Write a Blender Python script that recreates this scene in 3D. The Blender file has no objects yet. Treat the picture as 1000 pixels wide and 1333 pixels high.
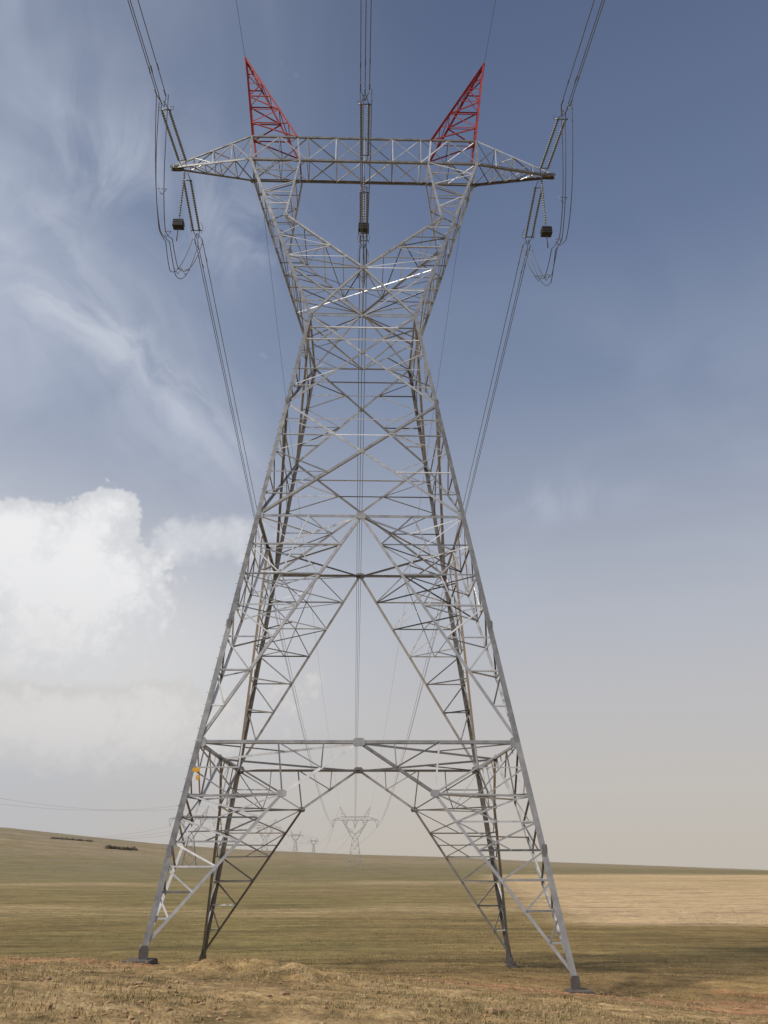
import bpy, math, random
import numpy as np
from mathutils import Vector, Matrix, noise
random.seed(7); np.random.seed(7)
R=math.radians
scene=bpy.context.scene
scene.view_settings.view_transform='Standard'; scene.view_settings.look='None'; scene.view_settings.exposure=0
coll=scene.collection
CAM=Vector((-0.049,-36.72,3.183)); F=1072.8; PITCH=22.569; YAW=1.81

# ------------------------------------------------------------------ helpers
def link(o,parent=None):
    coll.objects.link(o)
    if parent: o.parent=parent
    return o
def empty(name,loc=(0,0,0)):
    e=bpy.data.objects.new(name,None); e.empty_display_size=1; e.location=loc
    return link(e)
def V(*a): return Vector(a)
def lerp(a,b,t): return a+(b-a)*t

class N:
    """tiny expression wrapper over shader math nodes"""
    tree=None
    def __init__(s,sock): s.s=sock
    @staticmethod
    def op(o,*a,clamp=False):
        n=N.tree.nodes.new('ShaderNodeMath'); n.operation=o; n.use_clamp=clamp
        for i,x in enumerate(a):
            if isinstance(x,N): N.tree.links.new(x.s,n.inputs[i])
            else: n.inputs[i].default_value=x
        return N(n.outputs[0])
    def __add__(s,o): return N.op('ADD',s,o)
    __radd__=__add__
    def __sub__(s,o): return N.op('SUBTRACT',s,o)
    def __rsub__(s,o): return N.op('SUBTRACT',o,s)
    def __mul__(s,o): return N.op('MULTIPLY',s,o)
    __rmul__=__mul__
    def __truediv__(s,o): return N.op('DIVIDE',s,o)
    def exp(s): return N.op('EXPONENT',s)
    def clamp(s): return N.op('ADD',s,0.0,clamp=True)
def smooth(x,a,b):
    n=N.tree.nodes.new('ShaderNodeMapRange'); n.interpolation_type='SMOOTHSTEP'
    N.tree.links.new(x.s,n.inputs['Value']); n.inputs['From Min'].default_value=a; n.inputs['From Max'].default_value=b
    return N(n.outputs['Result'])
def comb(x,y,z=0.0):
    n=N.tree.nodes.new('ShaderNodeCombineXYZ')
    for i,v in enumerate((x,y,z)):
        if isinstance(v,N): N.tree.links.new(v.s,n.inputs[i])
        else: n.inputs[i].default_value=v
    return n.outputs[0]
def nz(vec,scale,detail=4,rough=.55,dist=0.0,dim='3D'):
    n=N.tree.nodes.new('ShaderNodeTexNoise'); n.noise_dimensions=dim; N.tree.links.new(vec,n.inputs['Vector'])
    n.inputs['Scale'].default_value=scale; n.inputs['Detail'].default_value=detail
    n.inputs['Roughness'].default_value=rough; n.inputs['Distortion'].default_value=dist
    return N(n.outputs['Fac'])
def mixc(fac,a,b,mode='MIX'):
    n=N.tree.nodes.new('ShaderNodeMix'); n.data_type='RGBA'; n.blend_type=mode
    for i,x in ((0,fac),(6,a),(7,b)):
        if isinstance(x,N): N.tree.links.new(x.s,n.inputs[i])
        elif hasattr(x,'is_linked'): N.tree.links.new(x,n.inputs[i])
        elif isinstance(x,(tuple,list)): n.inputs[i].default_value=(*x,1) if len(x)==3 else x
        else: n.inputs[i].default_value=x
    return n.outputs[2]
def ramp(fac,stops,interp='LINEAR'):
    n=N.tree.nodes.new('ShaderNodeValToRGB'); N.tree.links.new(fac.s,n.inputs[0])
    cr=n.color_ramp; cr.interpolation=interp
    while len(cr.elements)<len(stops): cr.elements.new(.5)
    for e,(p,c) in zip(cr.elements,sorted(stops)): e.position=p; e.color=(*c,1)
    return n.outputs[0]
def newmat(name):
    m=bpy.data.materials.new(name); m.use_nodes=True; N.tree=m.node_tree
    return m,m.node_tree.nodes['Principled BSDF']
def lin(r,g,b):
    f=lambda c:(c/255/12.92) if c/255<=.04045 else ((c/255+.055)/1.055)**2.4
    return (f(r),f(g),f(b))

# ------------------------------------------------------------------ world
def px2azel(px,py):
    x=(px-500)/F; u=-(py-666.5)/F; p=R(PITCH)
    y=math.cos(p)-u*math.sin(p); z=math.sin(p)+u*math.cos(p)
    az=math.degrees(math.atan2(x,y))+YAW
    el=math.degrees(math.atan2(z,math.hypot(x,y)))
    return az,el
SUN_AZ,SUN_EL=-122.0,47.0
w=bpy.data.worlds.new("World"); scene.world=w; w.use_nodes=True
w.cycles.sampling_method='MANUAL'; w.cycles.sample_map_resolution=128
N.tree=w.node_tree; nt=w.node_tree
bg=nt.nodes['Background']; STR=0.1; bg.inputs['Strength'].default_value=STR
sky=nt.nodes.new('ShaderNodeTexSky'); sky.sky_type='NISHITA'; sky.sun_disc=False
sky.sun_elevation=R(SUN_EL); sky.sun_rotation=R(SUN_AZ); sky.air_density=1.0; sky.dust_density=3.0; sky.ozone_density=1.5
tc=nt.nodes.new('ShaderNodeTexCoord'); sep=nt.nodes.new('ShaderNodeSeparateXYZ')
nt.links.new(tc.outputs['Generated'],sep.inputs[0])
dx,dy,dz=[N(o) for o in sep.outputs]
az=N.op('ARCTAN2',dx,dy)*57.2958; el=N.op('ARCSINE',dz)*57.2958
haze=ramp((el/90.0).clamp(),[(0.0,lin(196,189,179)),(0.04,lin(196,191,185)),(0.10,lin(192,190,191)),(0.17,lin(180,184,193)),
   (0.26,lin(153,162,181)),(0.34,lin(127,141,167)),(0.44,lin(105,121,152)),(0.6,lin(87,102,132)),(1.0,lin(74,89,120))])
k=nt.nodes.new('ShaderNodeVectorMath'); k.operation='SCALE'; nt.links.new(haze,k.inputs[0]); k.inputs['Scale'].default_value=1/STR
hz=k.outputs[0]
base=mixc(0.94,sky.outputs[0],hz)
dirv=tc.outputs['Generated']
def white(c): return tuple(v/STR for v in lin(*c))
left=smooth(az*-1.0+el*0.10,-6.0,40.0)
vn=nz(comb(az*0.045+el*0.03,el*0.05-az*.02),1.0,4,.55,.5,'2D')
veil=(smooth(vn,.30,.72)*0.45+0.36)*left*0.85
veil=veil+smooth(vn,.42,.75)*smooth(el,46.0,18.0)*smooth(el,4.0,14.0)*0.25
col=mixc(veil.clamp(),base,white((180,189,206)))
pts=[px2azel(*p) for p in ((-60,300),(0,335),(60,370),(110,415),(200,478),(260,535),(310,600))]
cf=np.polyfit([p[0] for p in pts],[p[1] for p in pts],2)
wn0=nz(comb(az*.13+el*.05,el*.11-az*.07),1.3,5,.55,.5,'2D')
q=el+(wn0-.5)*3.0-(az*az*float(cf[0])+az*float(cf[1])+float(cf[2]))
fib=nz(comb(az*.09+el*.02,q*.20),1.2,4,.55,.6,'2D')
st=(q*q*-1.0/2.0).exp()*smooth(fib,.24,.75)*.46+(q*q*-1.0/28.0).exp()*smooth(fib,.30,.85)*.36
st=st*smooth(az,-4.0,-14.0)
col=mixc(st.clamp(),col,white((208,213,223)))
def blobs(lst,A,E):
    tot=None
    for (px,py,rx,ry,amp) in lst:
        a0,e0=px2azel(px,py); a1,_=px2azel(px+rx,py); _,e1=px2azel(px,py-ry)
        ia=1/abs(a1-a0); ie=1/abs(e1-e0)
        u=(A-a0)*ia; v=(E-e0)*ie
        g=((u*u+v*v)*-1.0).exp()*amp
        tot=g if tot is None else tot+g
    return tot
wis=blobs([(320,300,60,70,.6),(190,215,90,90,.4),(60,240,120,150,.45),(740,650,110,25,.45),(250,560,120,60,.35)],az,el)
col=mixc((wis*smooth(wn0,.30,.75)).clamp(),col,white((190,198,213)))
# cumulus with billowed edges
n1=nz(dirv,15.0,4,.55); n2=nz(dirv,34.0,3,.6)
bil=(n1-.5)*1.5+(N.op('ABSOLUTE',n2-.5)*5.0-.45)*.36
cmask=smooth(az,4.0,-3.0)
def cumulus(col,lst,lo,hi,amp,cw,cs,base_px,op):
    f=blobs(lst,az,el)+bil*amp
    m=smooth(f,lo,hi)*cmask
    bt=px2azel(100,base_px[0])[1]; tp=px2azel(100,base_px[1])[1]
    m=m*smooth(el,bt,tp)*op
    sh=smooth(f+bil*.9,lo,lo+1.2)
    return mixc(m.clamp(),col,mixc(sh,white(cs),white(cw)))
col=mixc((blobs([(20,830,280,160,.9),(230,880,200,110,.4)],az,el)*smooth(el,2.0,9.0)).clamp(),col,white((212,212,213)))
col=cumulus(col,[(80,930,170,42,1.05),(230,912,60,34,.7),(20,960,100,60,.8),(200,960,180,50,.7),(390,900,60,40,.5)],.38,.75,.85,(219,216,213),(204,202,200),(1080,915),.75)
col=cumulus(col,[(265,700,75,28,.85),(215,715,50,30,.6),(310,685,40,26,.7),(330,730,60,30,.4),(250,790,90,40,.35)],.30,.95,.85,(217,219,223),(200,203,210),(850,720),.8)
col=cumulus(col,[(148,655,42,27,1.1),(118,690,55,34,.9),(30,676,42,30,1.15),(0,705,55,50,.9),(80,725,70,42,.8),(155,740,60,50,.7),(30,800,150,90,.95),(140,820,120,80,.6)],.42,.66,.85,(238,238,239),(211,213,217),(980,700),.95)
nt.links.new(col,bg.inputs['Color'])

sun=bpy.data.lights.new('sun','SUN'); sun.energy=4.3; sun.angle=R(5.0); sun.color=(1,.93,.83)
so=link(bpy.data.objects.new('sun',sun))
S=Vector((math.sin(R(SUN_AZ))*math.cos(R(SUN_EL)),math.cos(R(SUN_AZ))*math.cos(R(SUN_EL)),math.sin(R(SUN_EL))))
so.rotation_euler=S.to_track_quat('Z','Y').to_euler(); so.location=(-60,20,80)

# ------------------------------------------------------------------ materials
def steel_mat(name,lo,hi,metal=.5,rough=.34,tintcol=(1,1.0,1.0)):
    m,b=newmat(name); t=m.node_tree
    at=t.nodes.new('ShaderNodeAttribute'); at.attribute_name='tint'
    g=t.nodes.new('ShaderNodeNewGeometry')
    n=nz(g.outputs['Position'],3.0,3,.6)
    f=(N(at.outputs['Fac'])*.85+(n-.35)*.4).clamp()
    c=ramp(f,[(0.05,tuple(lo*x for x in tintcol)),(.5,tuple((lo+(hi-lo)*.42)*x for x in tintcol)),(.95,tuple(hi*x for x in tintcol))])
    t.links.new(c,b.inputs['Base Color']); b.inputs['Metallic'].default_value=metal
    t.links.new((n*.3+rough-.1).s,b.inputs['Roughness'])
    return m
M_STEEL=steel_mat('galvanised_steel',.12,.80)
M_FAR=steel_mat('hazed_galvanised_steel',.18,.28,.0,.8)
def plain(name,c,rough=.6,metal=0,var=.25,scale=4):
    m,b=newmat(name); t=m.node_tree; g=t.nodes.new('ShaderNodeNewGeometry')
    n=nz(g.outputs['Position'],scale,3,.6)
    cc=ramp(n,[(.3,tuple(v*(1-var) for v in c)),(.7,tuple(min(1,v*(1+var)) for v in c))])
    t.links.new(cc,b.inputs['Base Color']); b.inputs['Roughness'].default_value=rough; b.inputs['Metallic'].default_value=metal
    return m
M_RED=plain('red_paint',(.30,.032,.027),.5)
M_DARK=plain('cast_iron',(.015,.015,.017),.6)
M_INS=plain('insulator_glass',(.16,.18,.19),.3)
M_CABLE=plain('aluminium_cable',(.12,.12,.13),.5,.3)
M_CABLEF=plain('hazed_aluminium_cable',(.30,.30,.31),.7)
M_CONC=plain('weathered_concrete',(.085,.07,.06),.9)
M_YEL=plain('yellow_plate_paint',(.65,.36,.04),.5)

# ------------------------------------------------------------------ lattice builder
class Lattice:
    def __init__(s): s.v=[];s.f=[];s.t=[];s.m=[]
    def L(s,P,Q,size,n,tint=None,th=.13,mat=0,off=True):
        P=Vector(P);Q=Vector(Q);d=Q-P
        if d.length<.02:return
        d.normalize(); n=Vector(n); u=n-d*n.dot(d)
        if u.length<1e-3: u=d.orthogonal()
        u.normalize(); v=d.cross(u)
        if random.random()<.5 and off: v=-v
        o=u*(random.uniform(-.012,.012) if off else 0)
        t=max(.008,size*th); w=size
        prof=[(0,0),(w,0),(w,-t),(t,-t),(t,-w),(0,-w)]
        if tint is None:
            tint=min(1,max(0,random.gauss(.44,.25)))
            if random.random()<.10: tint=1  # painted glint: an occasional member gets the palest steel colour
        i=len(s.v)
        for E in (P,Q):
            for a,b in prof: s.v.append(E+o+v*(a-w*.4)+u*b); s.t.append(tint)
        for k_ in range(6):
            k2=(k_+1)%6; s.f.append((i+k_,i+k2,i+6+k2,i+6+k_)); s.m.append(mat)
        s.f.append(tuple(i+x for x in range(6))); s.f.append(tuple(i+11-x for x in range(6))); s.m+= [mat,mat]
    def plate(s,C,n,w,h,up=(0,0,1),tint=.35,mat=0,th=.014):
        C=Vector(C);n=Vector(n).normalized();up=Vector(up);up=(up-n*up.dot(n)).normalized();r=up.cross(n)
        i=len(s.v)
        for z in (-th,th+.012):
            for a,b in ((-w,-h*.6),(-w*.6,-h),(w*.6,-h),(w,-h*.6),(w,h*.6),(w*.6,h),(-w*.6,h),(-w,h*.6)):
                s.v.append(C+n*z+r*a+up*b); s.t.append(tint)
        s.f.append(tuple(i+7-k_ for k_ in range(8))); s.f.append(tuple(i+8+k_ for k_ in range(8))); s.m+=[mat,mat]
        for k_ in range(8):
            k2=(k_+1)%8; s.f.append((i+k_,i+k2,i+8+k2,i+8+k_)); s.m.append(mat)
    def zig(s,P0,P1,Q0,Q1,n_,size,n,horiz=True,start=0,mat=0,cross=False):
        for i in range(n_):
            a0,a1=lerp(P0,P1,i/n_),lerp(P0,P1,(i+1)/n_); b0,b1=lerp(Q0,Q1,i/n_),lerp(Q0,Q1,(i+1)/n_)
            if (i+start)%2==0 or cross: s.L(a0,b1,size,n,mat=mat)
            if (i+start)%2==1 or cross: s.L(b0,a1,size,n,mat=mat)
            if horiz and i>0: s.L(a0,b0,size*.9,n,mat=mat)
    def obj(s,name,mats,parent):
        me=bpy.data.meshes.new(name); me.from_pydata([tuple(x) for x in s.v],[],s.f)
        a=me.attributes.new('tint','FLOAT','POINT'); a.data.foreach_set('value',s.t)
        for m in mats: me.materials.append(m)
        me.polygons.foreach_set('material_index',s.m); me.update()
        import bmesh
        bm=bmesh.new(); bm.from_mesh(me); bmesh.ops.recalc_face_normals(bm,faces=bm.faces[:]); bm.to_mesh(me); bm.free()
        return link(bpy.data.objects.new(name,me),parent)

# ------------------------------------------------------------------ main tower
Z1,Z2,ZM,ZW=7.0,16.55,22.54,28.04
WW=2.658; DR=.929
def wx(z): return 7.0+(WW-7.0)*z/ZW
FOOT={(-1,-1):0.0,(1,-1):-.92,(-1,1):-1.53,(1,1):-1.64}
def leg(c,z): return V(c[0]*wx(z),c[1]*wx(z)*DR,z)
tower=empty('transmission_tower')
T=Lattice()
corners=[(-1,-1),(1,-1),(1,1),(-1,1)]
def legmember(P,Q,c,size,tint):
    P=Vector(P);Q=Vector(Q);d=(Q-P).normalized()
    ex=V(-c[0],0,0);ey=V(0,-c[1],0)
    ex=(ex-d*ex.dot(d)).normalized();ey=(ey-d*ey.dot(d)).normalized()
    t=size*.14;w_=size
    prof=[(0,0),(w_,0),(w_,t),(t,t),(t,w_),(0,w_)]
    i=len(T.v)
    for E in (P,Q):
        for a,b in prof: T.v.append(E+ex*(a-.04)+ey*(b-.04)); T.t.append(tint)
    for k_ in range(6):
        k2=(k_+1)%6; T.f.append((i+k_,i+k2,i+6+k2,i+6+k_)); T.m.append(0)
    T.f.append(tuple(i+x for x in range(6))); T.f.append(tuple(i+11-x for x in range(6))); T.m+=[0,0]
for c in corners:
    zs=[FOOT[c]-.05,3.2,Z1,11.5,Z2,ZM,ZW]; sz=[.21,.21,.20,.20,.18,.17]
    for a,b,s_ in zip(zs[:-1],zs[1:],sz):
        legmember(leg(c,a),leg(c,b),c,s_,random.uniform(.10,.40))
    for zz in (3.2,11.5,ZM):
        P=leg(c,zz); 
        T.plate(P+V(-c[0]*.07,c[1]*.03,0),(0,c[1],0),.07,.30,tint=.15); T.plate(P+V(c[0]*.03,-c[1]*.07,0),(c[0],0,0),.07,.30,tint=.15)
    if c in ((-1,-1),(1,1)):
        z=3.0
        while z<ZW:
            P=leg(c,z); T.L(P,P+V(c[0]*.12,0,0),.016,(0,0,1),.3); z+=.45
    P=leg(c,FOOT[c]+.26); T.plate(P+V(-c[0]*.08,c[1]*.04,0),(0,c[1],0),.15,.22,tint=.0); T.plate(P+V(c[0]*.04,-c[1]*.08,0),(c[0],0,0),.15,.22,tint=.0)
MS,SS,XS=.105,.06,.046
for fi in range(4):
    cA,cB=corners[fi],corners[(fi+1)%4]
    mid=lambda z:(leg(cA,z)+leg(cB,z))/2
    n=V(cA[0]+cB[0],cA[1]+cB[1],0).normalized(); n.z=.15
    for z,s_ in ((Z1,.12),(Z2,.12),(ZW,.10)):
        T.L(leg(cA,z),leg(cB,z),s_,n,.3)
    T.plate(mid(Z1),n,.22,.15);T.plate(mid(Z2),n,.22,.15)
    for c in (cA,cB):
        L_=lambda z:leg(c,z)
        zk=5.2; K=lerp(mid(zk),L_(zk),.44); C1=mid(Z1); ft=L_(FOOT[c]+.45)
        T.L(C1,K,MS,n);T.L(K,ft,MS,n);T.L(K,L_(Z1),SS,n);T.L(K,L_(zk-.1),SS,n)
        T.plate(K,n,.16,.12)
        h=lerp(C1,K,.5); b1=lerp(C1,L_(Z1),.22); b2=lerp(C1,L_(Z1),.5)
        T.L(h,b1,XS,n);T.L(h,b2,XS,n);T.L(K,b2,SS,n)
        T.L(lerp(K,L_(Z1),.5),L_(6.1),XS,n); T.L(lerp(K,L_(Z1),.5),lerp(K,L_(zk),.55),XS,n);T.L(lerp(K,L_(zk),.55),L_(6.1),XS,n);T.L(lerp(K,L_(Z1),.5),b2+(L_(Z1)-C1)*.22,XS,n)
        zb=FOOT[c]+.45; M=6
        for i in range(1,M):
            f=i/M; D=lerp(ft,K,f); Lp=L_(lerp(zb,zk,f)); D2=lerp(ft,K,(i+1)/M); Lp2=L_(lerp(zb,zk,(i+1)/M))
            T.L(D,Lp,SS,n)
            if i<M: T.L(D,Lp2,SS,n)
            if i>=4:
                T.L((D+Lp)/2,D2,XS,n)
        C2=mid(Z2); T.L(L_(Z1),C2,MS+.01,n); T.plate(L_(Z1)+(C1-L_(Z1)).normalized()*.15,n,.18,.18);T.plate(L_(Z2)+(C2-L_(Z2)).normalized()*.12,n,.16,.16)
        M=7
        for i in range(1,M):
            f=i/M; D=lerp(L_(Z1),C2,f); z=lerp(Z1,Z2,f); z2_=lerp(Z1,Z2,(i+1)/M)
            D2=lerp(L_(Z1),C2,(i+1)/M); Lp=L_(z); Lp2=L_(z2_)
            T.L(D,Lp,SS,n)
            if i<4: T.L(D,Lp2,SS,n)
            else:
                Mi=(D+Lp)/2; top=lerp(Lp2,D2,.5) 
                T.L(Mi,Lp2,XS,n);T.L(Mi,top,XS,n);T.L(D,top,XS,n)
    for za,zb in ((Z2,ZM),(ZM,ZW)):
        A0,B0,A1,B1=leg(cA,za),leg(cB,za),leg(cA,zb),leg(cB,zb)
        T.L(A0,B1,MS+.01,n,.3);T.L(B0,A1,MS+.01,n,.55)
        t=wx(za)/(wx(za)+wx(zb)); X=lerp(A0,B1,t); zx=X.z
        T.plate(X,n,.11,.11)
        for c,P0,P1 in ((cA,A0,A1),(cB,B0,B1)):
            for f in (1/3,2/3):
                ml=lerp(P0,X,f);mu=lerp(P1,X,f)
                T.L(ml,leg(c,ml.z),XS+.004,n);T.L(mu,leg(c,mu.z),XS+.004,n)
            ml=lerp(P0,X,2/3);mu=lerp(P1,X,2/3)
            T.L(ml,leg(c,lerp(P0,X,1/3).z),XS,n);T.L(mu,leg(c,lerp(P1,X,1/3).z),XS,n)
            T.L(ml,leg(c,zx),XS,n);T.L(mu,leg(c,zx),XS,n)
        T.L(lerp(A1,X,2/3),lerp(B1,X,2/3),XS,n); T.L(lerp(A1,X,1/3),lerp(B1,X,1/3),XS+.01,n)
for z,s_ in ((Z1,.085),(Z2,.085),(ZW,.08)):
    mids=[(leg(corners[i],z)+leg(corners[(i+1)%4],z))/2 for i in range(4)]
    for i in range(4):
        T.L(mids[i],mids[(i+1)%4],s_,(0,0,1))
        a=lerp(mids[i],mids[(i+1)%4],.5); T.L(a,leg(corners[(i+1)%4],z),XS,(0,0,1))
for i,c in enumerate(corners):
    cp,cn=corners[i-1],corners[(i+1)%4]
    for zc_,f in ((5.2,.44),):
        Ka=lerp((leg(c,zc_)+leg(cp,zc_))/2,leg(c,zc_),f);Kb=lerp((leg(c,zc_)+leg(cn,zc_))/2,leg(c,zc_),f)
        T.L(Ka,Kb,SS,(0,0,1)); m_=(Ka+Kb)/2; T.L(m_,leg(c,zc_),XS,(0,0,1)); T.L(m_,leg(c,Z1),XS,(0,0,1))
    zb=FOOT[c]+.45
    for f in (.5,.75):
        Ka=lerp(leg(c,zb),lerp((leg(c,5.2)+leg(cp,5.2))/2,leg(c,5.2),.44),f);Kb=lerp(leg(c,zb),lerp((leg(c,5.2)+leg(cn,5.2))/2,leg(c,5.2),.44),f)
        T.L(Ka,Kb,XS,(0,0,1))
    for f in (2/7,3/7,4/7,5/7,6/7):
        Ca=(leg(c,Z2)+leg(cp,Z2))/2;Cb=(leg(c,Z2)+leg(cn,Z2))/2
        Ka=lerp(leg(c,Z1),Ca,f);Kb=lerp(leg(c,Z1),Cb,f); T.L(Ka,Kb,XS+.01,(0,0,1))
        if f>.5:
            f2=f+1/7; Ka2=lerp(leg(c,Z1),Ca,min(f2,1)); T.L(Kb,Ka2,XS,(0,0,1)); m_=(Ka+Kb)/2; T.L(m_,leg(c,Ka.z),XS,(0,0,1))
# ---- head
ZB,ZU,AB,BD,AC=39.85,41.57,6.52,.852,10.93
ZC=31.4
def outer(sx,sy,z):
    t=(z-ZW)/(ZB-ZW); return V(sx*lerp(WW,AB,t),sy*lerp(WW*DR,BD,t),z)
def hy(z): return lerp(WW*DR,BD,(z-ZW)/(ZB-ZW))
PN=(4.25,35.3); IN=3.65
HX=.045
for sy in (-1,1):
    n=V(0,sy,.1)
    Cc=V(0,sy*hy(ZC),ZC); W0=V(0,sy*hy(ZW),ZW)
    for sx in (-1,1):
        O=lambda z:outer(sx,sy,z)
        legmember(O(ZW),O(35.3),(sx,sy),.155,.3); legmember(O(35.3),O(ZB),(sx,sy),.145,.45)
        legmember(O(ZB),V(sx*AB,sy*BD,ZU),(sx,sy),.12,.4)
        Pn=V(sx*PN[0],sy*hy(PN[1]),PN[1]); I=V(sx*IN,sy*BD,ZB)
        T.L(Cc,Pn,.11,n,.5);T.L(Pn,I,.10,n,.5)
        T.L(O(ZW),Cc,.10,n,.45); T.L(O(ZC),W0,.08,n); T.L(O(ZC),Cc,.06,n)
        T.L(O(29.8),lerp(O(ZW),Cc,.53),HX,n)
        T.zig(Cc,Pn,O(ZC),O(PN[1]),5,HX,n)
        T.L(O(33.0),lerp(Cc,Pn,.4),.07,n)
        T.zig(Pn,I,O(PN[1]),O(ZB),5,HX,n,start=1)
        T.plate(Pn,n,.13,.13);T.plate(O(ZB),n,.16,.13)
    T.L(outer(-1,sy,29.85),outer(1,sy,29.85),.06,n)
    T.plate(Cc,n,.16,.12)
for sx in (-1,1):
    T.zig(outer(sx,-1,ZW),outer(sx,-1,ZB),outer(sx,1,ZW),outer(sx,1,ZB),8,HX,(sx,0,-.3))
    T.zig(V(0,-hy(ZC),ZC),V(sx*PN[0],-hy(PN[1]),PN[1]),V(0,hy(ZC),ZC),V(sx*PN[0],hy(PN[1]),PN[1]),4,HX,(-sx,0,.6))
    T.zig(V(sx*PN[0],-hy(PN[1]),PN[1]),V(sx*IN,-BD,ZB),V(sx*PN[0],hy(PN[1]),PN[1]),V(sx*IN,BD,ZB),3,HX,(-sx,0,0))
T.L(V(0,-hy(ZC),ZC),V(0,hy(ZC),ZC),.07,(0,0,1))
for z in (29.85,ZC):
    T.L(outer(-1,-1,z),outer(1,1,z),HX,(0,0,1));T.L(outer(1,-1,z),outer(-1,1,z),HX,(0,0,1))
    for sx in(-1,1):T.L(outer(sx,-1,z),outer(sx,1,z),HX,(0,0,1))
for sy in (-1,1):
    for z,s_ in ((ZB,.13),(ZU,.105)):
        T.L(V(-AB,sy*BD,z),V(AB,sy*BD,z),s_,(0,sy,0),.2)
    T.zig(V(-AB,sy*BD,ZB),V(AB,sy*BD,ZB),V(-AB,sy*BD,ZU),V(AB,sy*BD,ZU),8,.055,(0,sy,0))
T.zig(V(-AB,-BD,ZB),V(AB,-BD,ZB),V(-AB,BD,ZB),V(AB,BD,ZB),8,HX,(0,0,-1),cross=True)
T.zig(V(-AB,-BD,ZU),V(AB,-BD,ZU),V(-AB,BD,ZU),V(AB,BD,ZU),8,HX,(0,0,1))
for sx in (-1,1):
    tip=V(sx*AC,0,ZB)
    for sy in (-1,1):
        tp=tip+V(0,sy*.1,0); lo=V(sx*AB,sy*BD,ZB); up=V(sx*AB,sy*BD,ZU)
        T.L(lo,tp,.13,(0,sy,0),.1); T.L(up,tp+V(0,0,.12),.08,(0,sy,0))
        T.zig(lo,tp,up,tp+V(0,0,.12),4,.05,(0,sy,0))
    T.zig(V(sx*AB,-BD,ZB),tip,V(sx*AB,BD,ZB),tip,5,HX,(0,0,-1),cross=True)
    T.zig(V(sx*AB,-BD,ZU),tip+V(0,0,.1),V(sx*AB,BD,ZU),tip+V(0,0,.1),4,HX,(0,0,1))
    T.plate(tip+V(-sx*.15,0,.02),(0,0,1),.34,.16,up=(0,1,0),tint=0,th=.025)
    T.plate(tip+V(-sx*.1,-.13,.02),(0,1,0),.36,.11,tint=0); T.plate(tip+V(-sx*.1,.13,.02),(0,1,0),.36,.11,tint=0)
    pk=V(sx*7.456,0,48.9)
    ped=[V(sx*AB,-BD,ZU),V(sx*AB,BD,ZU),V(sx*3.85,-BD,ZU),V(sx*3.85,BD,ZU)]
    for i,p in enumerate(ped): T.L(p,pk+V(-sx*.04*(i//2),.05*(1 if i%2 else -1),0),.11,(sx if i<2 else -sx,0,0),mat=1)
    for sy_,a,b in ((-1,0,2),(1,1,3)): 
        T.zig(ped[b],pk,ped[a],pk,6,.06,(0,sy_,0),mat=1)
        T.L(ped[a],ped[b],.08,(0,sy_,0),mat=1)
        T.L(V(sx*3.7,sy_*BD,ZB),ped[b],.09,(0,sy_,0)); 
    T.zig(ped[0],pk,ped[1],pk,6,.05,(sx,0,0),mat=1); T.zig(ped[2],pk,ped[3],pk,6,.05,(-sx,0,0),mat=1)
T.obj('steel_lattice',[M_STEEL,M_RED],tower)

def rounded_block(name,loc,w_,d_,h_,mat,parent,rz=0,bev=.03,taper=.9):
    import bmesh
    bm=bmesh.new(); bmesh.ops.create_cube(bm,size=1)
    for v in bm.verts:
        s_=taper if v.co.z>0 else 1
        v.co=Vector((v.co.x*w_*s_,v.co.y*d_*s_,v.co.z*h_))
    bmesh.ops.bevel(bm,geom=bm.edges[:],offset=bev,segments=2,affect='EDGES')
    bmesh.ops.subdivide_edges(bm,edges=bm.edges[:],cuts=1,use_grid_fill=True)
    for v in bm.verts: v.co+=v.normal*noise.noise(v.co*3+Vector(loc))*.015
    me=bpy.data.meshes.new(name); bm.to_mesh(me); bm.free(); me.materials.append(mat)
    o=bpy.data.objects.new(name,me); o.location=loc; o.rotation_euler=(0,0,rz)
    return link(o,parent)
for i,c in enumerate(corners):
    P=leg(c,FOOT[c]); s_=[1.05,.9,.6,.45][i]
    rounded_block('concrete_footing_%d'%(i+1),(P.x,P.y,P.z-.12),s_,s_,.40,M_CONC,tower,random.uniform(-.1,.1))

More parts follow.
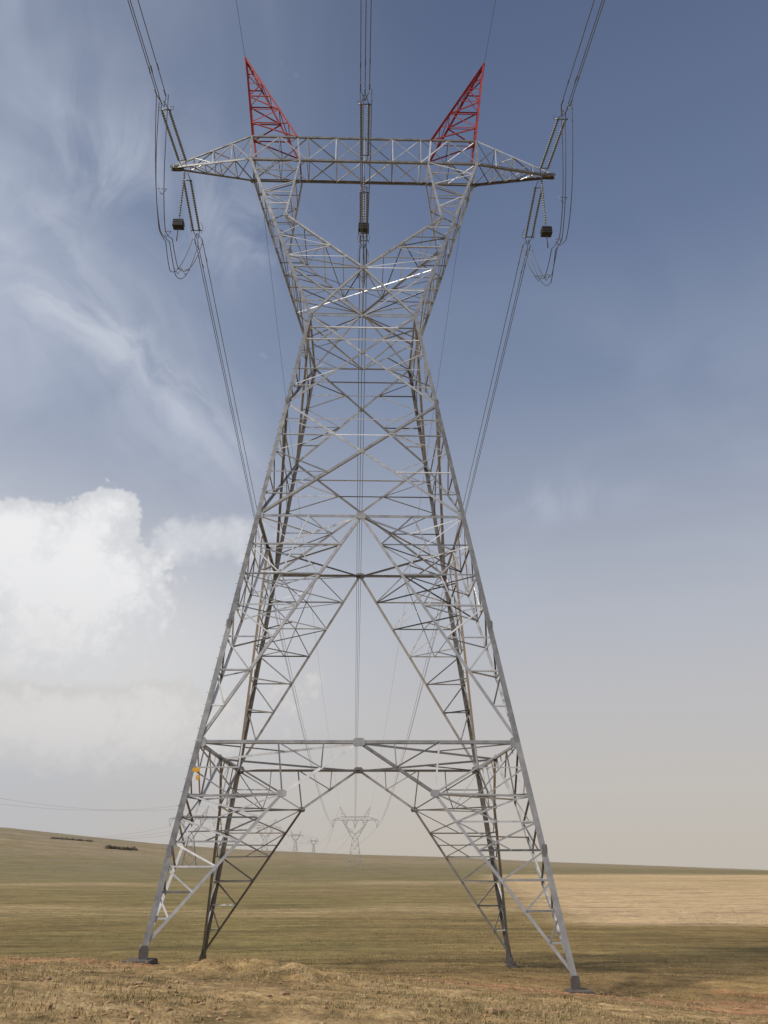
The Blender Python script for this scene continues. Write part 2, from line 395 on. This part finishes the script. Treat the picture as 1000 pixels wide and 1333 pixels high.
class Tubes:
    def __init__(s): s.v=[];s.f=[];s.m=[]
    def lathe(s,P,Q,prof,n=8,mat=0):
        P=Vector(P);Q=Vector(Q);d=(Q-P);prev=None
        a=d.normalized().orthogonal().normalized();b=d.normalized().cross(a)
        for t,r in prof:
            C=P+d*t;i=len(s.v)
            for k_ in range(n):
                th=2*math.pi*k_/n;s.v.append(C+a*(r*math.cos(th))+b*(r*math.sin(th)))
            if prev is not None:
                for k_ in range(n):
                    k2=(k_+1)%n;s.f.append((prev+k_,prev+k2,i+k2,i+k_));s.m.append(mat)
            prev=i
    def rod(s,P,Q,r,mat=0,n=6): s.lathe(P,Q,[(0,r*.1),(0,r),(1,r),(1,r*.1)],n,mat)
    def path(s,pts,r,mat=0,n=5):
        prev=None
        for j,P in enumerate(pts):
            d=(pts[min(j+1,len(pts)-1)]-pts[max(j-1,0)]).normalized()
            ref=V(1,0,0) if abs(d.x)<.8 else V(0,0,1)
            a=d.cross(ref).normalized();b=d.cross(a);i=len(s.v)
            for k_ in range(n):
                t=2*math.pi*k_/n;s.v.append(P+a*(r*math.cos(t))+b*(r*math.sin(t)))
            if prev is not None:
                for k_ in range(n):
                    k2=(k_+1)%n;s.f.append((prev+k_,prev+k2,i+k2,i+k_));s.m.append(mat)
            prev=i
    def obj(s,name,mats,parent=None):
        me=bpy.data.meshes.new(name);me.from_pydata([tuple(x) for x in s.v],[],s.f)
        for m in mats: me.materials.append(m)
        me.polygons.foreach_set('material_index',s.m)
        me.polygons.foreach_set('use_smooth',[True]*len(s.f));me.update()
        return link(bpy.data.objects.new(name,me),parent)
def ins(Tb,P,Q,nd,r=.085,mat=0):
    prof=[(0,.02),(0.02,.04)]
    for i in range(nd):
        t=(i+.5)/nd; e=.42/nd
        prof+=[(t-e,.035),(t-e*.3,r*.95),(t+e*.15,r),(t+e*.3,.04)]
    prof+=[(.98,.04),(1,.02)]
    Tb.lathe(P,Q,prof,8,mat)
BUN=[V(-.23,0,.13),V(.23,0,.13),V(0,0,-.26)]
XP=10.35
ends={}
for ph,x0 in (('left',-XP),('middle',0.0),('right',XP)):
    Tb=Tubes()
    for sy in (-1,1):
        y0=sy*(.25 if x0 else BD+.05); att=V(x0,y0,ZB-.1)
        end=V(x0+ (0 if not x0 else math.copysign(.15,x0)),y0+sy*5.1,ZB-.62)
        d=(end-att)
        for xo in (-.2,.2):
            o=V(xo,0,0)
            a=att+d*.10+o; b=att+d*.84+o
            Tb.rod(att+o*.6,a,.022,1)
            ins(Tb,a,b,22)
            Tb.rod(b,end+o*.3-d*.04,.022,1)
        Tb.rod(att+d*.10+V(-.28,0,0),att+d*.10+V(.28,0,0),.03,1); Tb.rod(att+d*.84+V(-.34,0,0),att+d*.84+V(.34,0,0),.035,1)
        Tb.path([att+d*.88+V(-.3,0,0),att+d*.84+V(-.4,0,.26),att+d*.77+V(-.3,0,.32)],.013,1)
        Tb.path([att+d*.88+V(.3,0,0),att+d*.84+V(.4,0,.26),att+d*.77+V(.3,0,.32)],.013,1)
        for bb in BUN: Tb.rod(att+d*.88,end+bb,.018,1); Tb.rod(end+bb,end+bb+d*.09,.035,1)
        ends[(ph,sy)]=end
    A=ends[(ph,-1)];B=ends[(ph,1)]
    bot=33.6
    for j,bb in enumerate(BUN):
        pts=[]
        for i in range(41):
            t=i/40; s_=2*t-1
            z=lerp(A.z,B.z,t)-(A.z-bot)*(1-abs(s_)**2.6)+.15*math.sin(9*t+2*j)
            if abs(s_)<.3: z+=1.0*(1-abs(s_)/.3)
            P=lerp(A,B,t); P=V(P.x+bb.x*1.1+math.copysign(.25,x0 or 1)*(1-s_*s_)*(1 if x0 else 0)+.10*math.sin(5*t+2*j),P.y*(1+.05*(1-abs(s_))),z+bb.z*.8)
            pts.append(P)
        Tb.path(pts,.024,2)
    for t in (.2,.36,.64,.8):
        s_=2*t-1; z=A.z-(A.z-bot)*(1-abs(s_)**2.6); P=lerp(A,B,t); P=V(P.x,P.y,z)
        for a_ in range(3): Tb.rod(P+BUN[a_],P+BUN[(a_+1)%3],.015,1)
    top=V(x0,0,ZB-.05)
    ins(Tb,top+V(0,0,-.25),V(x0,0,36.3),18,.065); Tb.rod(top,top+V(0,0,-.25),.02,1)
    Tb.rod(V(x0,0,36.3),V(x0,0,34.6),.03,1)
    o=Tb.obj('insulators_and_jumper_'+ph,[M_INS,M_STEEL,M_CABLE],tower)
    import bmesh
    bm=bmesh.new()
    for i in range(4):
        m4=Matrix.Translation((x0,0,35.58+i*.115))@Matrix.Diagonal((.60-.03*(i%2),.45,.10,1))
        g=bmesh.ops.create_cube(bm,size=1,matrix=m4)
    bmesh.ops.bevel(bm,geom=bm.edges[:],offset=.02,segments=1,affect='EDGES')
    me=bpy.data.meshes.new('counterweight_'+ph);bm.to_mesh(me);bm.free();me.materials.append(M_DARK)
    link(bpy.data.objects.new('counterweight_'+ph,me),tower)

# ------------------------------------------------------------------ distant towers
def far_tower(name,loc,s=1.0,rz=0,fat=.15):
    root=empty(name,loc); root.rotation_euler=(0,0,rz); root.scale=(s,s,s)
    t=Lattice(); b,w_,zw,zb,zu,zt=3.5,1.25,13.5,21.5,23.0,27.5
    def lg(c,z): ww=lerp(b,w_,z/zw); return V(c[0]*ww,c[1]*ww,z)
    zs=[-1.5,3.5,7.2,10.5,13.5]
    for c in corners: t.L(lg(c,-1.5),lg(c,zw),fat*1.3,(c[0],c[1],0))
    for i in range(4):
        cA,cB=corners[i],corners[(i+1)%4]; n=(cA[0]+cB[0],cA[1]+cB[1],0)
        for a,b_ in zip(zs[:-1],zs[1:]):
            t.L(lg(cA,a),lg(cB,b_),fat*.8,n);t.L(lg(cB,a),lg(cA,b_),fat*.8,n);t.L(lg(cA,b_),lg(cB,b_),fat*.6,n)
    for sy in (-1,1):
        n=(0,sy,0)
        for sx in (-1,1):
            o0,o1=V(sx*w_,sy*w_,zw),V(sx*6.2,sy*.7,zb); c0=V(0,sy*1.1,15.3); p=V(sx*3.9,sy*.9,18.6); i1=V(sx*3.6,sy*.7,zb)
            t.L(o0,o1,fat*1.2,n);t.L(c0,p,fat,n);t.L(p,i1,fat,n);t.L(o0,c0,fat,n)
            t.zig(c0,p,lerp(o0,o1,.22),lerp(o0,o1,.64),3,fat*.6,n);t.zig(p,i1,lerp(o0,o1,.64),o1,3,fat*.6,n)
            tip=V(sx*10.9,0,zb); t.L(o1,tip,fat,n);t.L(V(sx*6.2,sy*.7,zu),tip,fat*.8,n)
            t.zig(o1,tip,V(sx*6.2,sy*.7,zu),tip,3,fat*.5,n)
            pk=V(sx*7.2,0,zt); t.L(V(sx*6.2,sy*.7,zu),pk,fat*.8,n);t.L(V(sx*4.2,sy*.7,zu),pk,fat*.8,n); t.zig(V(sx*4.2,sy*.7,zu),pk,V(sx*6.2,sy*.7,zu),pk,3,fat*.5,n)
        for z in (zb,zu): t.L(V(-6.2,sy*.7,z),V(6.2,sy*.7,z),fat,n)
        t.zig(V(-6.2,sy*.7,zb),V(6.2,sy*.7,zb),V(-6.2,sy*.7,zu),V(6.2,sy*.7,zu),8,fat*.5,n)
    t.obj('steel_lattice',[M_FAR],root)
    Tb=Tubes()
    for x in (-10.3,0,10.3):
        for o in (-1.3,1.3): ins(Tb,V(x+o*(.6 if x else 1),0,zb),V(x,0,zb-3.3),12,.16)
    Tb.obj('suspension_insulators',[M_INS],root)
    return root

# ------------------------------------------------------------------ terrain
hz_az=[-180,-60,-30,-21.5,-17.2,-12.7,-8,-.2,6.7,11.6,18.6,25.1,40,180]
hz_el=[.6,1.2,1.75,1.55,1.12,.68,.36,0.02,-.17,-.42,-.66,-.88,-1.1,.6]
pr=[0,14,22,30.2,36,43.2,60,100,200,417]
pz=[1.6,1.10,.40,-.42,-1.02,-1.62,-2.15,-2.7,-3.0,-3.5]
def raw_h(x,y):
    X=x-CAM.x;Y=y-CAM.y
    r=np.hypot(X,Y);a=np.degrees(np.arctan2(X,Y))
    zn=np.interp(r,pr,pz)
    g=np.where(Y>29,np.exp(-((Y-29.0)/6.0)**2),np.clip((Y+5)/22,0,1)); g=g*g*(3-2*g)
    zn=zn-np.clip(X,-11,11)*.068*g
    g2=np.exp(-((Y-43)/10.0)**2); zn=zn-np.clip(X/7,-1.6,1.6)*.04*g2
    e=np.interp(a,hz_az,hz_el); RC=1500.0
    zc=CAM.z+RC*np.tan(np.radians(e))
    t=np.clip((r-250)/(RC-250),0,1); s_=t*t*(3-2*t)
    z=zn*(1-s_)+zc*s_
    lim=CAM.z+r*np.tan(np.radians(e))-.25
    z=np.where(r>300,np.minimum(z,lim),z)
    z=np.where(r>RC,zc-(r-RC)*.035,z)
    return z
MOUNDS=[(-3.6,-8.6,1.5,.26),(-2.2,-9.4,1.1,.20),(-1.0,-8.3,1.0,.10),(-8.9,-7.5,1.0,.06),(8.9,-7.2,1.0,.05),(-2.6,-14.5,2.4,.30),(-1.0,-16.5,1.8,.22),(4.5,-13,1.5,.06)]
def raw_detail(x,y):
    r=math.hypot(x-CAM.x,y-CAM.y)
    k_=1.0 if r<46 else max(0,1-(r-46)/60)
    if k_<=0: return 0
    a=noise.noise((x*.22,y*.22,1.3))*.06
    b=noise.fractal((x*.9,y*.9,4.0),.9,2.1,4)*.042
    c=noise.fractal((x*3.2,y*3.2,9.0),.8,2.1,4)*.032
    d=0
    for (mx,my,mr,mh) in MOUNDS:
        q=((x-mx)**2+(y-my)**2)/mr**2
        if q<4: d+=mh*math.exp(-q*1.6)*(1+.7*noise.noise((x*1.7,y*1.7,2)))
    return (a+b+c)*k_+d
FIX=[]
for c in corners:
    P=leg(c,FOOT[c]); h0=float(raw_h(np.array([P.x]),np.array([P.y]))[0])+raw_detail(P.x,P.y)
    FIX.append((P.x,P.y,P.z-.04-h0))
def base_h(x,y):
    z=raw_h(x,y)
    for fx,fy,dz_ in FIX: z=z+dz_*np.exp(-((x-fx)**2+(y-fy)**2)/2.6**2)
    return z
detail_h=raw_detail
angs=np.radians(np.concatenate([np.arange(-36,40,.22),np.arange(40,324,4.0)]))
rings=np.concatenate([np.linspace(.5,11,12),np.arange(11.5,30,.11),np.arange(30,46,.16),np.geomspace(46.2,400,110),np.geomspace(410,1500,60),np.geomspace(1540,7000,14)])
na,nr=len(angs),len(rings)
RR,AA=np.meshgrid(rings,angs,indexing='ij')
GX=CAM.x+RR*np.sin(AA);GY=CAM.y+RR*np.cos(AA);GZ=base_h(GX,GY)
gx=GX.ravel();gy=GY.ravel();gz=GZ.ravel().copy()
for i in np.nonzero(RR.ravel()<106)[0]: gz[i]+=detail_h(gx[i],gy[i])
verts=np.column_stack([gx,gy,gz]); verts=np.vstack([verts,[CAM.x,CAM.y,1.6]])
faces=[]
for i in range(nr-1):
    for j in range(na):
        j2=(j+1)%na; faces.append((i*na+j,(i+1)*na+j,(i+1)*na+j2,i*na+j2))
c_=nr*na
for j in range(na): faces.append((c_,j,(j+1)%na))
me=bpy.data.meshes.new('ground');me.from_pydata(verts.tolist(),[],faces);me.polygons.foreach_set('use_smooth',[True]*len(faces));me.update()
ground=link(bpy.data.objects.new('ground',me))
if me.polygons[10].normal.z<0: me.flip_normals()
def gh(x,y):
    r=math.hypot(x-CAM.x,y-CAM.y)
    return float(base_h(np.array([x]),np.array([y]))[0])+(detail_h(x,y) if r<106 else 0)

m,b=newmat('field_soil_and_stubble'); t=m.node_tree
g=t.nodes.new('ShaderNodeNewGeometry');sp=t.nodes.new('ShaderNodeSeparateXYZ');t.links.new(g.outputs['Position'],sp.inputs[0])
X,Y,Zc=[N(o) for o in sp.outputs]
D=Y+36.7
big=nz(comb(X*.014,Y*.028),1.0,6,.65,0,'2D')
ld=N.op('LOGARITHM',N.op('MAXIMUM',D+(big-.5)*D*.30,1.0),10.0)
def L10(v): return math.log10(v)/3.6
hazed_bands=ramp((ld/3.6).clamp(),[(L10(10),(.285,.195,.095)),(L10(26),(.285,.19,.088)),(L10(34),(.24,.16,.068)),(L10(46),(.195,.135,.055)),
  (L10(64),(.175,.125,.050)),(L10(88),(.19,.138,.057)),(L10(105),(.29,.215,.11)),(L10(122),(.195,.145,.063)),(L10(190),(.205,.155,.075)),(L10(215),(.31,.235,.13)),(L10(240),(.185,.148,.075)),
  (L10(420),(.18,.15,.085)),(L10(700),(.25,.195,.125)),(L10(1100),(.23,.185,.125)),(L10(1500),(.27,.225,.165))])  # field colours by distance; far stops have aerial haze painted in
row2=nz(comb(X*.06,Y*.34),1.0,8,.78,0,'2D')
fine=nz(g.outputs['Position'],7.0,5,.75); med=nz(g.outputs['Position'],.9,6,.7)
val=((row2-.5)*2.6+1.0)*((fine-.5)*2.0+1.0)*((med-.5)*1.6+1.0)
edge=(big-.5)*22.0
patch=smooth(X-(D-76.0)*.13-12.0+edge,-2.0,8.0)*smooth(D+edge*.35,74.0,80.0)*smooth(D+edge*2.0,330.0,300.0)
pc=mixc(smooth(big,.35,.65),(.46,.33,.19),(.37,.27,.145))
pc=mixc(smooth(row2,.50,.62)*.5,pc,(.25,.19,.09))
colr=mixc(patch,hazed_bands,pc)
colr=mixc(smooth(big,.42,.62)*smooth(D,40.0,60.0)*(1.0-patch)*.5,colr,(.150,.130,.048))
so_n=nz(comb(X*.16,Y*.35),1.0,6,.65,0,'2D')
soil=smooth(so_n+ (((D-29.0)*(D-29.0)*-1.0/30.0).exp()-.5)*.32,.49,.63)*smooth(D,46.0,38.0)
soil=soil*(smooth(N.op('ABSOLUTE',X-.5),1.0,5.0)*.75+.25)*.9
colr=mixc(soil,colr,(.34,.175,.09))
colr=mixc(smooth(med,.52,.62)*smooth(D,32.0,22.0)*.5,colr,(.38,.285,.155))
colr=mixc(smooth(med,.50,.38)*smooth(D,36.0,26.0)*.6,colr,(.15,.118,.05))
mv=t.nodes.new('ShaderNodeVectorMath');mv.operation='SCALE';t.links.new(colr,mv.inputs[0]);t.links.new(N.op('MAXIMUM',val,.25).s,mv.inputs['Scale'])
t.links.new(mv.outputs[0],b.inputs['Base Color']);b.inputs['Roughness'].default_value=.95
b.inputs['Specular IOR Level'].default_value=.15
bp=t.nodes.new('ShaderNodeBump');bp.inputs['Strength'].default_value=.9;bp.inputs['Distance'].default_value=.10
t.links.new((fine*.6+med*.6).s,bp.inputs['Height']);t.links.new(bp.outputs[0],b.inputs['Normal'])
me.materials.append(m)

# ------------------------------------------------------------------ dry grass (one object)
m,b=newmat('dry_grass'); t=m.node_tree
at=t.nodes.new('ShaderNodeAttribute');at.attribute_name='tint'
c=ramp(N(at.outputs['Fac']),[(0,(.11,.10,.035)),(.35,(.20,.155,.065)),(.75,(.32,.24,.115)),(1,(.42,.33,.17))])
t.links.new(c,b.inputs['Base Color']);b.inputs['Roughness'].default_value=.9
M_GR=m
gv=[];gf=[];gt=[]
rng=np.random.RandomState(3)
def tuft(x,y,z,h,nb,spread,tb):
    for _ in range(nb):
        a=rng.uniform(0,6.283);bx=x+rng.normal(0,spread);by=y+rng.normal(0,spread)
        ln=rng.uniform(.3,1.5);hh=h*rng.uniform(.4,1.2);wd=rng.uniform(.003,.007)*(1+math.hypot(x-CAM.x,y-CAM.y)/40)
        pa=a+1.57;ox,oy=math.cos(pa)*wd,math.sin(pa)*wd;tx,ty=bx+math.cos(a)*hh*ln,by+math.sin(a)*hh*ln
        i=len(gv);gv.extend([(bx-ox,by-oy,z-.01),(bx+ox,by+oy,z-.01),(tx,ty,z+hh)]);gf.append((i,i+1,i+2))
        tt=min(1,max(0,tb+rng.normal(0,.18)));gt.extend([tt]*3)
for _ in range(22000):
    a=R(rng.uniform(-30,32));r=11.5+ (rng.uniform(0,1)**1.1)*38
    x=CAM.x+r*math.sin(a);y=CAM.y+r*math.cos(a)
    dn=noise.fractal((x*.35,y*.5,3.1),.8,2.0,3)
    if dn< -.02+ (0.12 if 24<r<33 and abs(x)>2 else -.05): continue
    tuft(x,y,gh(x,y),rng.uniform(.025,.07)*(2.0 if rng.uniform()<.06 else 1),6,.10,.42+dn*.6)
for _ in range(6500):
    a=R(rng.uniform(-30,32));r=46+ (rng.uniform(0,1)**1.3)*70
    x=CAM.x+r*math.sin(a);y=round((CAM.y+r*math.cos(a))/1.1)*1.1+rng.normal(0,.12)
    dn=noise.fractal((x*.06,y*.12,5.1),.8,2.0,3)
    if dn<-.1: continue
    tuft(x,y,gh(x,y),rng.uniform(.06,.14),5,.22,.25+dn*.5)
me=bpy.data.meshes.new('dry_grass');me.from_pydata(gv,[],gf);a_=me.attributes.new('tint','FLOAT','POINT');a_.data.foreach_set('value',gt);me.materials.append(M_GR);me.update()
link(bpy.data.objects.new('dry_grass',me))
sv=[];sf=[]
ico=[(0,0,1),(.89,0,.45),(.28,.85,.45),(-.72,.53,.45),(-.72,-.53,.45),(.28,-.85,.45),(.72,.53,-.45),(-.28,.85,-.45),(-.89,0,-.45),(-.28,-.85,-.45),(.72,-.53,-.45),(0,0,-1)]
icf=[(0,1,2),(0,2,3),(0,3,4),(0,4,5),(0,5,1),(1,6,2),(2,7,3),(3,8,4),(4,9,5),(5,10,1),(6,7,2),(7,8,3),(8,9,4),(9,10,5),(10,6,1),(11,7,6),(11,8,7),(11,9,8),(11,10,9),(11,6,10)]
for _ in range(5200):
    a=R(rng.uniform(-28,31));r=11.5+rng.uniform(0,1)*24
    x=CAM.x+r*math.sin(a);y=CAM.y+r*math.cos(a);s_=min(.09,rng.lognormal(-3.85,.55))
    if noise.noise((x*.5,y*.5,7.7))<-.1 and rng.uniform()<.8: continue
    z=gh(x,y)
    i=len(sv);sx,sy,sz=s_*rng.uniform(.7,1.4),s_*rng.uniform(.7,1.4),s_*rng.uniform(.4,.8);ca,sa=math.cos(a*40),math.sin(a*40)
    for p in ico:
        k_=rng.uniform(.75,1.2);px_,py_=p[0]*sx*k_,p[1]*sy*k_
        sv.append((x+px_*ca-py_*sa,y+px_*sa+py_*ca,z+p[2]*sz*k_+sz*.2))
    sf+= [tuple(i+q_ for q_ in f) for f in icf]
me=bpy.data.meshes.new('soil_clods');me.from_pydata(sv,[],sf);me.materials.append(plain('dry_clod_earth',(.27,.175,.095),.95,0,.45,2.0));me.update()
link(bpy.data.objects.new('soil_clods',me))

# ------------------------------------------------------------------ distant towers placed on the terrain
def on_ground(px,r): 
    a=R(YAW+math.degrees(math.atan((px-500)*math.cos(R(PITCH))/F))); return CAM.x+r*math.sin(a),CAM.y+r*math.cos(a)
def place(px,r,s,rz=0,fat=.15):
    x,y=on_ground(px,r); z=gh(x,y); return far_tower('transmission_tower',(x,y,z-.1),s,rz,fat),(x,y,z)
t2,p2=place(461,417,1.0)
ta,pa=place(246,430,1.0,R(6),.15)
tb,pb=place(343,640,1.0,R(6),.17)
tcx,pc_=place(383,1250,1.0,R(6),.3)
td,pd=place(407,1450,.8,R(6),.35)

# ------------------------------------------------------------------ conductors
def span(Tb,A,B,sag,r,n=70,mat=0,pw=1.0):
    pts=[]
    for i in range(n+1):
        t=(i/n)**1.6 if pw>1 else i/n
        P=lerp(A,B,t);P=V(P.x,P.y,P.z-4*sag*t*(1-t));pts.append(P)
    Tb.path(pts,r,mat,4)
    return pts
Tb=Tubes()
for ph,x0 in (('left',-10.3),('middle',0),('right',10.3)):
    for j,bb in enumerate(BUN):
        A=ends[(ph,1)]+bb+V(0,.4,0); Bp=V(p2[0]+x0,p2[1],p2[2]+18.2)+bb
        span(Tb,A,Bp,6.5,.024,pw=2)
        A=ends[(ph,-1)]+bb+V(0,-.4,0); Bp=V(x0*1.03,-330,41)+bb
        span(Tb,A,Bp,10,.022,pw=2)
        for sy in (-1,1):
            P=ends[(ph,sy)]+bb+V(0,sy*(1.6+.2*j),-.12); Tb.rod(P+V(0,-.18,0),P+V(0,.18,0),.035,1)
for sx in (-1,1):
    A=V(sx*7.456,0,48.9);span(Tb,A,V(p2[0]+sx*7.2,p2[1],p2[2]+27.4),4.5,.013,pw=2);span(Tb,A,V(sx*7.5,-330,50),7,.013,pw=2)
Tb.obj('overhead_power_line',[M_CABLE,M_STEEL])
Tb=Tubes()
def far_line(p,q,s1=1,s2=1,rz=R(6),sag=9,r=.04):
    for x,z,sg in ((-10.3,18.2,sag),(0,18.2,sag),(10.3,18.2,sag),(-7.2,27.4,sag*.7),(7.2,27.4,sag*.7)):
        c_,s_=math.cos(rz),math.sin(rz)
        span(Tb,V(p[0]+x*c_*s1,p[1]+x*s_*s1,p[2]+z*s1),V(q[0]+x*c_*s2,q[1]+x*s_*s2,q[2]+z*s2),sg,r,30)
x,y=on_ground(-150,330); far_line((x,y,gh(x,y)+1),pa,sag=7,r=.03)
far_line(pa,pb);far_line(pb,pc_,sag=14,r=.06);far_line(pc_,pd,1,.8,sag=4,r=.08)
far_line(p2,(pd[0]+14,pd[1],pd[2]),1,.8,0,14,.05)
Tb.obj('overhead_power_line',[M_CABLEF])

P=leg((-1,-1),6.0); pl=Lattice(); pl.plate(P+V(.25,-.08,0),(0,-1,0),.13,.08); pl.plate(P+V(.32,-.08,-.26),(0,-1,0),.06,.09)
pl.obj('warning_plate',[M_YEL],tower)

# ------------------------------------------------------------------ distant shrubs
m,b=newmat('shrub_foliage');t=m.node_tree
at=t.nodes.new('ShaderNodeAttribute');at.attribute_name='tint'
c=ramp(N(at.outputs['Fac']),[(0,(.06,.05,.04)),(1,(.13,.11,.08))]);t.links.new(c,b.inputs['Base Color']);b.inputs['Roughness'].default_value=1
sv=[];sf=[];stt=[]
def clump(cx,cy,cz,rx,rz_,n_):
    for _ in range(n_):
        d=rng.normal(0,1,3);d/=np.linalg.norm(d);q_=rng.uniform(.3,1)**.5
        k_=1+.35*noise.noise((d[0]*2+cx,d[1]*2,d[2]*2))
        P=np.array([cx+d[0]*rx*q_*k_,cy+d[1]*rx*q_*k_,cz+abs(d[2])*rz_*q_*k_]);s_=.35
        i=len(sv)
        for _k in range(3): sv.append(tuple(P+rng.normal(0,s_,3)))
        sf.append((i,i+1,i+2));tv=rng.uniform(0,1);stt.extend([tv]*3)
for px_,r_ in ((140,760),(147,765),(155,760),(163,758),(171,765),(66,900),(74,905),(82,910),(90,915),(100,915),(112,920)):
    x,y=on_ground(px_,r_); clump(x,y,gh(x,y)-.5,rng.uniform(3,5),rng.uniform(2.5,5) if px_>130 else 1.8,420)
me=bpy.data.meshes.new('distant_shrubs');me.from_pydata(sv,[],sf);a_=me.attributes.new('tint','FLOAT','POINT');a_.data.foreach_set('value',stt);me.materials.append(m);me.update()
link(bpy.data.objects.new('distant_shrubs',me))

# ------------------------------------------------------------------ camera
cam=bpy.data.cameras.new('camera');co=link(bpy.data.objects.new('camera',cam))
co.matrix_world=Matrix.Translation(CAM)@Matrix.Rotation(R(-YAW),4,'Z')@Matrix.Rotation(R(90+PITCH),4,'X')@Matrix.Rotation(R(-.13),4,'Z')
cam.sensor_fit='VERTICAL';cam.sensor_height=36;cam.lens=F/1333*36;cam.clip_start=.1;cam.clip_end=20000
scene.camera=co
